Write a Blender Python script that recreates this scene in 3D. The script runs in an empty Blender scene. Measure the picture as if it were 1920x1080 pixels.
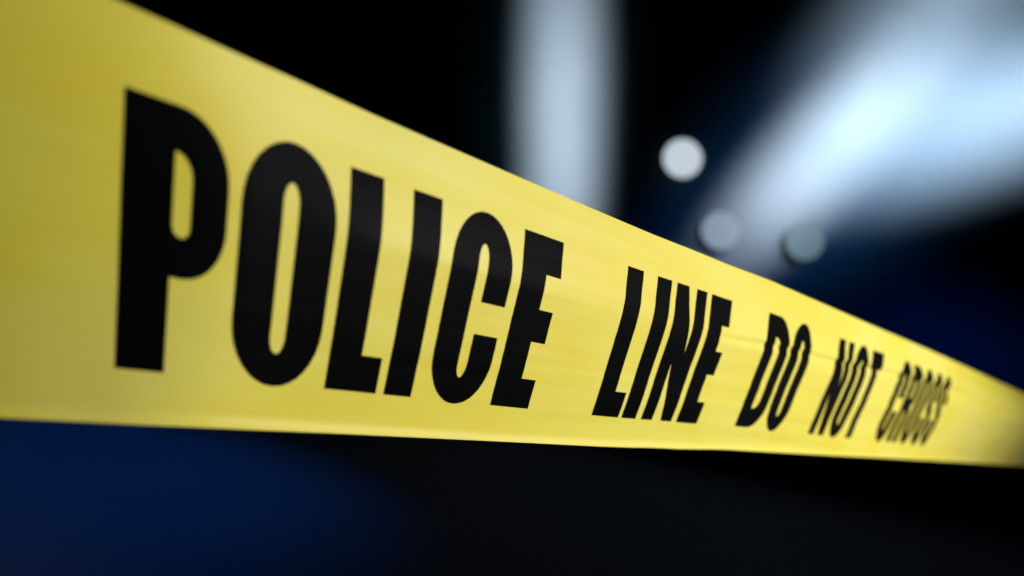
import bpy, bmesh, math, random
from mathutils import Vector, Matrix, noise
from mathutils.geometry import delaunay_2d_cdt
random.seed(4)
S = bpy.context.scene
C = S.collection

# ------------------------------------------------------------------ camera
# World axes: X runs along the tape away from the lens, Z is up, the tape hangs in the plane Y = 0.1557.
CAM = Vector((0.0, 0.0, 1.10))
FPX, PX, PY = 1247.385, 960.0, 1000.0                # focal length and optical centre for a 1920 px wide frame
R = Matrix(((0.7274183, 0.05755759, -0.68377609),
            (-0.6553928, 0.35347572, -0.66746924),
            (0.20328033, 0.93367127, 0.29484754)))
cam = bpy.data.cameras.new('camera')
co = bpy.data.objects.new('camera', cam); C.objects.link(co); S.camera = co
co.matrix_world = Matrix.Translation(CAM) @ R.to_4x4()
cam.sensor_width = 36.0; cam.sensor_fit = 'HORIZONTAL'
cam.lens = FPX / 1920 * 36
cam.shift_x = 0.0; cam.shift_y = (PY - 540) / 1920
cam.clip_start = 0.005; cam.clip_end = 500
cam.dof.use_dof = True
cam.dof.focus_distance = 0.22
cam.dof.aperture_fstop = 5.9

# ------------------------------------------------------------------ world: deep dusk
w = bpy.data.worlds.new('World'); S.world = w; w.use_nodes = True
nt = w.node_tree; bg = nt.nodes['Background']
sky = nt.nodes.new('ShaderNodeTexSky'); sky.sky_type = 'NISHITA'; sky.sun_disc = False
sky.sun_elevation = math.radians(-4.0); sky.sun_rotation = math.radians(200)
nt.links.new(sky.outputs[0], bg.inputs[0]); bg.inputs[1].default_value = 0.05

HEAD = Vector((R[0][2] * -1, R[1][2] * -1, 0)).normalized()      # level heading of the lens
WALL_D = 8.0                                                     # metres to the wall behind
SIDE = Vector((HEAD.y, -HEAD.x, 0))

def ray(x, y):
    return (R @ Vector((x - PX, PY - y, -FPX)))
def on_wall(x, y):
    d = ray(x, y); return CAM + d * (WALL_D / d.dot(HEAD))
def on_ground(x, y):
    d = ray(x, y); return CAM + d * (-CAM.z / d.z)

def spot(name, pos, target, half_deg, color, power, long_dir=None, squash=1.0, radius=0.05, blend=1.0):
    l = bpy.data.lights.new(name, 'SPOT'); l.energy = power; l.color = color
    l.spot_size = math.radians(half_deg * 2); l.spot_blend = blend; l.shadow_soft_size = radius
    o = bpy.data.objects.new(name, l); C.objects.link(o)
    z = (pos - target).normalized()
    ld = long_dir if long_dir is not None else Vector((0, 0, 1))
    x = (ld - z * ld.dot(z)).normalized(); y = z.cross(x)
    m = Matrix((x, y, z)).transposed().to_4x4()
    o.matrix_world = Matrix.Translation(pos) @ m @ Matrix.Diagonal((1.0, squash, 1.0, 1.0))
    return o

# lamp that lights the tape, high over the photographer
spot('tape_lamp', CAM + Vector((0.95, -1.20, 0.48)), CAM + Vector((0.375, 0.156, 0.04)), 21, (1.0, 0.985, 0.96), 160, radius=0.25)
# second, cooler spot far along the tape, added to put a sheen on the distant letters
spot('added_sheen_spot', CAM + Vector((2.3, -0.75, -0.10)), CAM + Vector((0.40, 0.156, 0.0)), 14, (0.90, 0.95, 1.0), 4.5, radius=0.20)
# unseen spots added to draw the soft background streaks on the wall behind
def wall_pool(name, cx, cy, ex, ey, half_minor_px, color, power, out=3.2, radius=0.55):
    c = on_wall(cx, cy); e = on_wall(ex, ey)
    L = (e - c); semi = L.length
    minor = half_minor_px * WALL_D / FPX * 1.05
    half = math.degrees(math.atan(semi / out))
    spot(name, c - HEAD * out, c, half, color, power, long_dir=L.normalized(), squash=minor / semi, radius=radius)
wall_pool('added_streak_spot', 1056, 230, 1058, -330, 52, (0.70, 0.85, 1.0), 8800, radius=0.40)
wall_pool('added_streak_spot', 1040, 250, 1044, -200, 120, (0.02, 0.24, 0.34), 300)
wall_pool('added_streak_spot', 1545, 290, 1305, 530, 62, (0.76, 0.88, 1.0), 9600, radius=0.45)
wall_pool('added_streak_spot', 1880, 205, 1400, 370, 86, (0.54, 0.76, 1.0), 11500)
wall_pool('added_streak_spot', 1745, 60, 1470, 330, 120, (0.62, 0.81, 1.0), 4200)
wall_pool('added_streak_spot', 1580, 300, 1180, 590, 190, (0.02, 0.20, 0.60), 1150)
wall_pool('added_streak_spot', 1350, 470, 1180, 520, 95, (0.01, 0.20, 0.75), 260)
wall_pool('added_streak_spot', 1780, 660, 1480, 520, 90, (0.0, 0.09, 0.8), 300)
# unseen blue spot, added to tint the ground below the tape
g = on_ground(120, 880)
spot('added_ground_spot', g + Vector((0.6, 0.4, 3.5)), g, 30, (0.01, 0.18, 1.0), 300)

S.view_settings.view_transform = 'Standard'; S.view_settings.look = 'None'
S.view_settings.exposure = 0.0; S.view_settings.gamma = 1.0
S.render.engine = 'CYCLES'
try: S.cycles.use_denoising = True
except Exception: pass

# ------------------------------------------------------------------ helpers
def obj(name, mesh, mat=None, parent=None, smooth=True):
    o = bpy.data.objects.new(name, mesh); C.objects.link(o)
    if mat: mesh.materials.append(mat)
    if smooth:
        mesh.polygons.foreach_set('use_smooth', [True] * len(mesh.polygons))
    if parent: o.parent = parent
    return o
def tag(o, label, cat, group=None):
    o['label'] = label; o['category'] = cat
    if group: o['group'] = group
def mat(name):
    m = bpy.data.materials.new(name); m.use_nodes = True
    return m, m.node_tree, m.node_tree.nodes['Principled BSDF']
def nd(nt, kind, **kw):
    n = nt.nodes.new(kind)
    for k, v in kw.items(): setattr(n, k, v)
    return n
def ramp(nt, src, stops):
    r = nd(nt, 'ShaderNodeValToRGB'); nt.links.new(src, r.inputs[0])
    el = r.color_ramp.elements
    while len(el) < len(stops): el.new(0.5)
    for e, (p, c) in zip(el, stops): e.position = p; e.color = c if len(c) == 4 else (*c, 1)
    return r.outputs[0]

# ------------------------------------------------------------------ materials
def stretched_noise(nt, sx, sz, scale, detail=3):
    tc = nd(nt, 'ShaderNodeTexCoord'); mp = nd(nt, 'ShaderNodeMapping')
    mp.inputs['Scale'].default_value = (sx, 1, sz)
    nt.links.new(tc.outputs['Object'], mp.inputs[0])
    n = nd(nt, 'ShaderNodeTexNoise'); n.inputs['Scale'].default_value = scale; n.inputs['Detail'].default_value = detail
    nt.links.new(mp.outputs[0], n.inputs['Vector']); return n.outputs[0]

M_tape, t, b = mat('yellow_plastic_film')
n1 = stretched_noise(t, 6, 90, 2.2, 3)
n2 = stretched_noise(t, 10, 22, 1.4, 4)
col = ramp(t, n2, [(0.32, (0.79, 0.655, 0.040)), (0.52, (0.81, 0.71, 0.080)), (0.70, (0.82, 0.735, 0.135))])
t.links.new(col, b.inputs['Base Color'])
b.inputs['Roughness'].default_value = 0.52
b.inputs['IOR'].default_value = 1.5
bp = nd(t, 'ShaderNodeBump'); bp.inputs['Strength'].default_value = 0.20; bp.inputs['Distance'].default_value = 0.0004
t.links.new(n1, bp.inputs['Height'])
t.links.new(bp.outputs[0], b.inputs['Normal'])
tr = nd(t, 'ShaderNodeBsdfTranslucent'); mx = nd(t, 'ShaderNodeMixShader'); mx.inputs[0].default_value = 0.12
tr.inputs[0].default_value = (0.8, 0.62, 0.06, 1)
t.links.new(b.outputs[0], mx.inputs[1]); t.links.new(tr.outputs[0], mx.inputs[2])
t.links.new(mx.outputs[0], t.nodes['Material Output'].inputs[0])

M_ink, t, b = mat('black_printing_ink')
n1 = stretched_noise(t, 6, 90, 2.2, 3)
b.inputs['Base Color'].default_value = (0.0016, 0.0018, 0.002, 1)
b.inputs['Roughness'].default_value = 0.45; b.inputs['Specular IOR Level'].default_value = 0.02
bp = nd(t, 'ShaderNodeBump'); bp.inputs['Strength'].default_value = 0.20; bp.inputs['Distance'].default_value = 0.0004
t.links.new(n1, bp.inputs['Height']); t.links.new(bp.outputs[0], b.inputs['Normal'])

M_wall, t, b = mat('dark_painted_render')
nz = nd(t, 'ShaderNodeTexNoise'); nz.inputs['Scale'].default_value = 1.3; nz.inputs['Detail'].default_value = 5
tc = nd(t, 'ShaderNodeTexCoord'); t.links.new(tc.outputs['Object'], nz.inputs['Vector'])
t.links.new(ramp(t, nz.outputs[0], [(0.3, (0.040, 0.044, 0.046)), (0.7, (0.048, 0.050, 0.052))]), b.inputs['Base Color'])
b.inputs['Roughness'].default_value = 0.9; b.inputs['Specular IOR Level'].default_value = 0.1

M_cop, t, b = mat('grey_coping_stone')
b.inputs['Base Color'].default_value = (0.05, 0.05, 0.052, 1); b.inputs['Roughness'].default_value = 0.85

M_gnd, t, b = mat('dark_asphalt')
nz = nd(t, 'ShaderNodeTexNoise'); nz.inputs['Scale'].default_value = 90; nz.inputs['Detail'].default_value = 4
tc = nd(t, 'ShaderNodeTexCoord'); t.links.new(tc.outputs['Object'], nz.inputs['Vector'])
t.links.new(ramp(t, nz.outputs[0], [(0.3, (0.03, 0.03, 0.032)), (0.7, (0.065, 0.065, 0.068))]), b.inputs['Base Color'])
b.inputs['Roughness'].default_value = 0.85
bp = nd(t, 'ShaderNodeBump'); bp.inputs['Strength'].default_value = 0.5; bp.inputs['Distance'].default_value = 0.004
t.links.new(nz.outputs[0], bp.inputs['Height']); t.links.new(bp.outputs[0], b.inputs['Normal'])

M_rim, t, b = mat('grey_lamp_housing')
b.inputs['Base Color'].default_value = (0.28, 0.29, 0.30, 1); b.inputs['Roughness'].default_value = 0.6
def lens_mat(c):
    m, t, b = mat('lit_lamp_lens')
    b.inputs['Base Color'].default_value = (0.02, 0.02, 0.02, 1); b.inputs['Roughness'].default_value = 0.6
    b.inputs['Specular IOR Level'].default_value = 0.0
    b.inputs['Emission Color'].default_value = (*c, 1); b.inputs['Emission Strength'].default_value = 1.0
    return m

# ------------------------------------------------------------------ ground and wall
bm = bmesh.new(); bmesh.ops.create_grid(bm, x_segments=8, y_segments=8, size=150)
me = bpy.data.meshes.new('ground'); bm.to_mesh(me); bm.free()
o = obj('ground', me, M_gnd, smooth=False); o['kind'] = 'structure'

def box_mesh(name, sx, sy, sz, bev=0.0):
    bm = bmesh.new(); bmesh.ops.create_cube(bm, size=1)
    bmesh.ops.scale(bm, vec=(sx, sy, sz), verts=bm.verts)
    bmesh.ops.translate(bm, vec=(0, 0, sz / 2), verts=bm.verts)
    if bev: bmesh.ops.bevel(bm, geom=bm.edges[:], offset=bev, segments=2, affect='EDGES')
    me = bpy.data.meshes.new(name); bm.to_mesh(me); bm.free(); return me
WROT = math.atan2(SIDE.y, SIDE.x)
wall = obj('backdrop_wall', box_mesh('backdrop_wall', 40, 0.4, 9.0), M_wall, smooth=False)  # backdrop added so the spots have a surface for the pale streaks
wc = CAM + HEAD * (WALL_D + 0.2)
wall.location = (wc.x, wc.y, -0.05); wall.rotation_euler = (0, 0, WROT)
tag(wall, 'dark backdrop wall added behind the tape to catch pale blue pools of light', 'wall')
cp = obj('coping', box_mesh('coping', 40.1, 0.52, 0.14, 0.02), M_cop, parent=wall, smooth=False); cp.location = (0, 0, 9.0)

# ------------------------------------------------------------------ three round lamps, far out of focus
def lathe(name, prof, n=48):
    vs, fs = [], []
    for (r, z) in prof:
        for k in range(n):
            a = 2 * math.pi * k / n; vs.append((r * math.cos(a), r * math.sin(a), z))
    for i in range(len(prof) - 1):
        for k in range(n):
            k2 = (k + 1) % n; fs.append((i * n + k, i * n + k2, (i + 1) * n + k2, (i + 1) * n + k))
    fs.append(tuple(reversed(range(n)))); fs.append(tuple((len(prof) - 1) * n + k for k in range(n)))
    me = bpy.data.meshes.new(name); me.from_pydata(vs, [], fs); me.update(); return me
lamps = [
    (1280, 297, 36.5, (0.545, 0.62, 0.685), 'brightest round wall lamp, white, highest of the three blurred discs'),
    (1351, 433, 36.0, (0.215, 0.27, 0.35), 'blue-grey glowing round lamp just above the yellow tape, between the other two'),
    (1508, 452, 36.5, (0.11, 0.17, 0.205), 'dim grey-green round lamp under the large pale light, furthest right'),
]
AX = Vector((R[0][2], R[1][2], R[2][2]))                        # lamp heads are tipped down towards the viewer
basis = R.to_4x4()
for (x, y, rp, c, lab) in lamps:
    d = ray(x, y); p = CAM + d * ((WALL_D - 0.088) / d.dot(HEAD))
    depth = -(R.transposed() @ (p - CAM)).z
    r = rp / FPX * depth
    e = bpy.data.objects.new('round_lamp', None); C.objects.link(e)
    e.matrix_world = Matrix.Translation(p) @ basis
    tag(e, lab, 'lamp', 'round lamps out of focus above the tape')
    obj('lamp_housing', lathe('lamp_housing', [(r * .18, -0.07), (r * .35, -0.06), (r * .72, -0.012), (r * .80, -0.004)], 32), M_rim, parent=e)
    prof = [(r * .97, -0.003), (r, 0.0), (r * .985, 0.004), (r * .7, 0.010), (r * .35, 0.014)]
    obj('lamp_lens', lathe('lamp_lens', prof), lens_mat(c), parent=e)

# ------------------------------------------------------------------ the tape: a gently folded strip, 75 mm wide
Y0 = 0.15574264
def interp(x, pts):
    if x <= pts[0][0]: return pts[0][1]
    for (a, fa), (b_, fb) in zip(pts, pts[1:]):
        if x <= b_:
            k = (x - a) / (b_ - a); k = k * k * (3 - 2 * k); return fa + (fb - fa) * k
    return pts[-1][1]
def softabs(x, w): return math.sqrt(x * x + w * w)
def ripple(u, v):
    return noise.noise(Vector((u * 0.004, v * 0.05, 3.1))) * 0.9 + noise.noise(Vector((u * 0.012, v * 0.16, 8.7))) * 0.30 + noise.noise(Vector((u * 0.016, v * 0.36, 5.5))) * 0.15
def surf(u, v, lift=0.0):
    """u, v in millimetres along and across the tape; returns a world point."""
    vc = interp(u, [(0, 13), (240, 13), (250, 12.5), (330, 14.5), (490, 18), (900, 20)])
    g = interp(u, [(40, 0.0), (62, 0.45), (90, 1.0), (500, 1.0), (800, 1.8)])
    # fold line along the tape: surface leans towards the viewer at vc
    lo, hi = -26.0, 27.0
    h = 3.2
    fw = interp(u, [(150, 4.2), (300, 2.0)])
    def tent(v):
        a, b2 = h / (vc - lo), h / (hi - vc)
        return 0.5 * (a + b2) * softabs(v - vc, fw) + 0.5 * (b2 - a) * (v - vc) - h
    d = tent(v) * g
    # lower edge curls slightly towards the viewer and the tape turns away a little at the left
    if v < -33: d -= 0.10 * (v + 33) ** 2
    dl = 0.0
    if u < 62:
        q = min(62 - u, 130.0)
        dl = q * q * 0.0044 + 0.0016 * q * (30 - v) * min(1, q / 30)
    d += interp(u, [(225, 0.0), (300, 0.9), (480, 1.3), (640, 3.2)]) * math.exp(-((v - vc + 1) / interp(u, [(300, 1.5), (480, 2.0), (640, 4.5)])) ** 2)
    d += ripple(u, v) * interp(u, [(40, 0.25), (160, 0.5), (500, 1.0)])
    s = interp(u, [(190, 0.0), (242, 0.6), (292, 1.5), (400, 1.6), (500, 2.0), (900, 1.9), (2500, 0.0)])
    z = (v + s) * (1 + dl / 156) ; d += dl
    sc = 1.0
    return Vector((u * 0.001, Y0 + d * 0.001 - lift * 0.001, CAM.z + z * 0.001 + 0.0))

tape = bpy.data.objects.new('barrier_tape', None); C.objects.link(tape)
tag(tape, 'yellow plastic barrier tape with black POLICE LINE DO NOT CROSS lettering, stretched across the frame', 'barrier tape')
VB, VT = -36.3, 38.7
us = [-600, -450, -320, -220, -140, -90, -50] + [u for u in range(-30, 900, 4)] + [900 + 25 * k for k in range(1, 85)]
vs_ = []
k = 96
for j in range(k + 1): vs_.append(VB + (VT - VB) * j / k)
verts = [surf(u, v) for u in us for v in vs_]
n = len(vs_)
faces = [(i * n + j, (i + 1) * n + j, (i + 1) * n + j + 1, i * n + j + 1) for i in range(len(us) - 1) for j in range(n - 1)]
me = bpy.data.meshes.new('tape_strip'); me.from_pydata(verts, [], faces); me.update()
strip = obj('tape_strip', me, M_tape, parent=tape)
sm = strip.modifiers.new('thickness', 'SOLIDIFY'); sm.thickness = 0.00005; sm.offset = -1.0; strip.modifiers.new('crisp_edges', 'EDGE_SPLIT').split_angle = 1.0 

# ------------------------------------------------------------------ lettering
H = 51.0
def arc(cx, cy, rx, ry, a0, a1, n=14, p=1.0):
    out = []
    for i in range(n + 1):
        a = math.radians(a0 + (a1 - a0) * i / n)
        out.append((cx + rx * math.cos(a), cy + ry * math.sin(a)))
    return out
def oval(x0, y0, x1, y1, ry, n=16):
    cx, rx = (x0 + x1) / 2, (x1 - x0) / 2
    return arc(cx, y1 - ry, rx, ry, 0, 180, n) + arc(cx, y0 + ry, rx, ry, 180, 360, n)
def rect(x0, y0, x1, y1): return [(x0, y0), (x1, y0), (x1, y1), (x0, y1)]
def g_I(w): return [rect(0, 0, w, H)]
def g_L(w, s=8.8): return [[(0, 0), (w, 0), (w, 9.5), (s, 9.5), (s, H), (0, H)]]
def g_E(w, s=10.0):
    return [[(0, 0), (w, 0), (w, 9.4), (s, 9.4), (s, 20.9), (w - .3, 20.9), (w - .3, 30.5), (s, 30.5), (s, 40.6), (w, 40.6), (w, H), (0, H)]]
def g_T(w, s=8.6):
    c = w / 2
    return [[(c - s / 2, 0), (c + s / 2, 0), (c + s / 2, 41.2), (w, 41.2), (w, H), (0, H), (0, 41.2), (c - s / 2, 41.2)]]
def g_O(w, s=8.8):
    return [oval(0, -.7, w, H + .7, 14.5), oval(s, 7.0, w - s, H - 7.2, 4.2)]
def g_C(w, s=9.0):
    cx = w / 2; a = s; b_ = w - s
    out = [(b_, 28.8)] + [(w, 28.8), (w, H + .7 - 14)] + arc(cx, H + .7 - 14, cx, 14, 0, 180, 18) + arc(cx, 13.3, cx, 14, 180, 360, 18)
    out += [(w, 20.0), (b_, 20.0), (b_, 11.5)] + arc(cx, 11.5, (b_ - a) / 2, 4.3, 0, -180, 10)[1:]
    out += arc(cx, H - 11.5, (b_ - a) / 2, 4.3, 180, 0, 10)
    return [out]
def g_P(w, s=8.7):
    out = [(0, 0), (s, 0), (s, 19.6), (w * .58, 19.6)] + arc(w * .58, 30.5, w * .42, 10.9, -90, 0, 10) + [(w, 38.5)] + arc(w * .50, 38.5, w * .50, 12.5, 0, 90, 12) + [(0, H)]
    hole = [(s, 29.5)] + arc(s + 1.7, 29.4, 1.6, 2.0, 180, 360, 6) + [(s + 3.3, 38.5)] + arc(s, 38.5, 3.3, 4.6, 0, 90, 7)
    return [out, hole]
def g_D(w, s=8.5):
    cx = w * .46
    out = [(0, 0), (cx, 0)] + arc(cx, 12, w - cx, 12, -90, 0, 12) + arc(cx, H - 12, w - cx, 12, 0, 90, 12) + [(0, H)]
    x1 = w - s
    hole = [(s, 9.0)] + arc(s, 13.2, x1 - s, 4.2, -90, 0, 6) + arc(s, H - 13.2, x1 - s, 4.2, 0, 90, 6)
    return [out, hole]
def g_N(w, s=7.2):
    return [[(0, 0), (s, 0), (s, H * .46), (w - s - .2, 0), (w, 0), (w, H), (w - s, H), (w - s, H * .52), (s + .6, H), (0, H)]]
def g_R(w, s=8.4):
    out = [(0, 0), (s, 0), (s, 22.5), (s + 1.2, 22.0), (w - s, 18.5), (w - s, 0), (w, 0), (w, 18), (w - 1.0, 22.0), (w - 3.4, 25.0), (w - 1.0, 27.5), (w, 31.5), (w, 39)] + arc(w * .5, 39, w * .5, 12, 0, 90, 10) + [(0, H)]
    x1 = w - s
    hole = [(s, 30.0), (x1 - .8, 30.2), (x1, 32.5), (x1, 38.5), (x1 - .8, 41.5), (s, 42.3)]
    return [out, hole]
def g_S(w, s=8.3):
    c = w / 2; k = c - s
    out = [(w, 31.5), (w, 38)] + arc(c, 38, c, 13.7, 0, 180, 14)[1:] + [(0, 34), (1.4, 29), (4.5, 25.5), (w - s - .4, 20), (w - s, 17.5), (w - s, 11)]
    out += arc(c, 11, k, 3.6, 0, -180, 8)[1:] + [(s, 19.5), (0, 19.5), (0, 13)] + arc(c, 13, c, 13.7, 180, 360, 14)[1:]
    out += [(w, 17), (w - 1.2, 23.0), (w - 4.5, 26.8), (s + .4, 32.2), (s, 34.5), (s, 40)] + arc(c, 40, k, 3.6, 180, 0, 8)[1:] + [(w - s, 31.5)]
    return [out]

def inside(pt, loops):
    x, y = pt; c = False
    for L in loops:
        j = len(L) - 1
        for i in range(len(L)):
            xi, yi = L[i]; xj, yj = L[j]
            if (yi > y) != (yj > y) and x < (xj - xi) * (y - yi) / (yj - yi) + xi: c = not c
            j = i
    return c
def letter_mesh(loops, u0, v0):
    vs, es = [], []
    for L in loops:
        pts = []
        for i, p in enumerate(L):
            q = L[(i + 1) % len(L)]
            dist = math.hypot(q[0] - p[0], q[1] - p[1]); m = max(1, int(dist / 1.4))
            for k in range(m): pts.append((p[0] + (q[0] - p[0]) * k / m, p[1] + (q[1] - p[1]) * k / m))
        clean = [p for i, p in enumerate(pts) if math.hypot(p[0] - pts[i - 1][0], p[1] - pts[i - 1][1]) > 1e-3]
        b0 = len(vs); vs += [Vector(p) for p in clean]
        es += [(b0 + i, b0 + (i + 1) % len(clean)) for i in range(len(clean))]
    xs = [p[0] for p in loops[0]]; ys = [p[1] for p in loops[0]]
    y = min(ys) + .7
    while y < max(ys):
        x = min(xs) + .7
        while x < max(xs):
            vs.append(Vector((x, y))); x += 1.9
        y += 1.0
    V, E, F, *_ = delaunay_2d_cdt(vs, es, [], 0, 1e-5)
    fs = []
    for f in F:
        c = sum((V[i] for i in f), Vector((0, 0))) / len(f)
        if inside(c, loops): fs.append(tuple(f))
    used = sorted({i for f in fs for i in f}); mp = {o_: n_ for n_, o_ in enumerate(used)}
    co_ = [surf(u0 + V[i].x, v0 + V[i].y, 0.10) for i in used]
    me = bpy.data.meshes.new('letter'); me.from_pydata(co_, [], [tuple(mp[i] for i in f) for f in fs]); me.update()
    return me
G = dict(P=g_P, O=g_O, L=g_L, I=g_I, C=g_C, E=g_E, N=g_N, D=g_D, T=g_T, R=g_R, S=g_S)
text = [('P', 36.9, 55.6), ('O', 58.2, 79.4), ('L', 82.3, 97.2), ('I', 99.7, 108.5), ('C', 112.9, 134.4), ('E', 138.1, 154.4),
        ('L', 186.6, 201.9), ('I', 203.9, 212.6), ('N', 216.2, 236.8), ('E', 240.4, 256.0),
        ('D', 288.4, 311.0), ('O', 314.2, 335.4),
        ('N', 367.5, 387.7), ('O', 391.0, 412.0), ('T', 415.5, 433.6),
        ('C', 466.0, 487.0), ('R', 490.5, 511.0), ('O', 514.0, 535.0), ('S', 538.0, 557.8), ('S', 560.5, 580.3)]
for ch, u0, u1 in text:
    obj('letter', letter_mesh(G[ch](u1 - u0), u0, -25.0), M_ink, parent=tape)
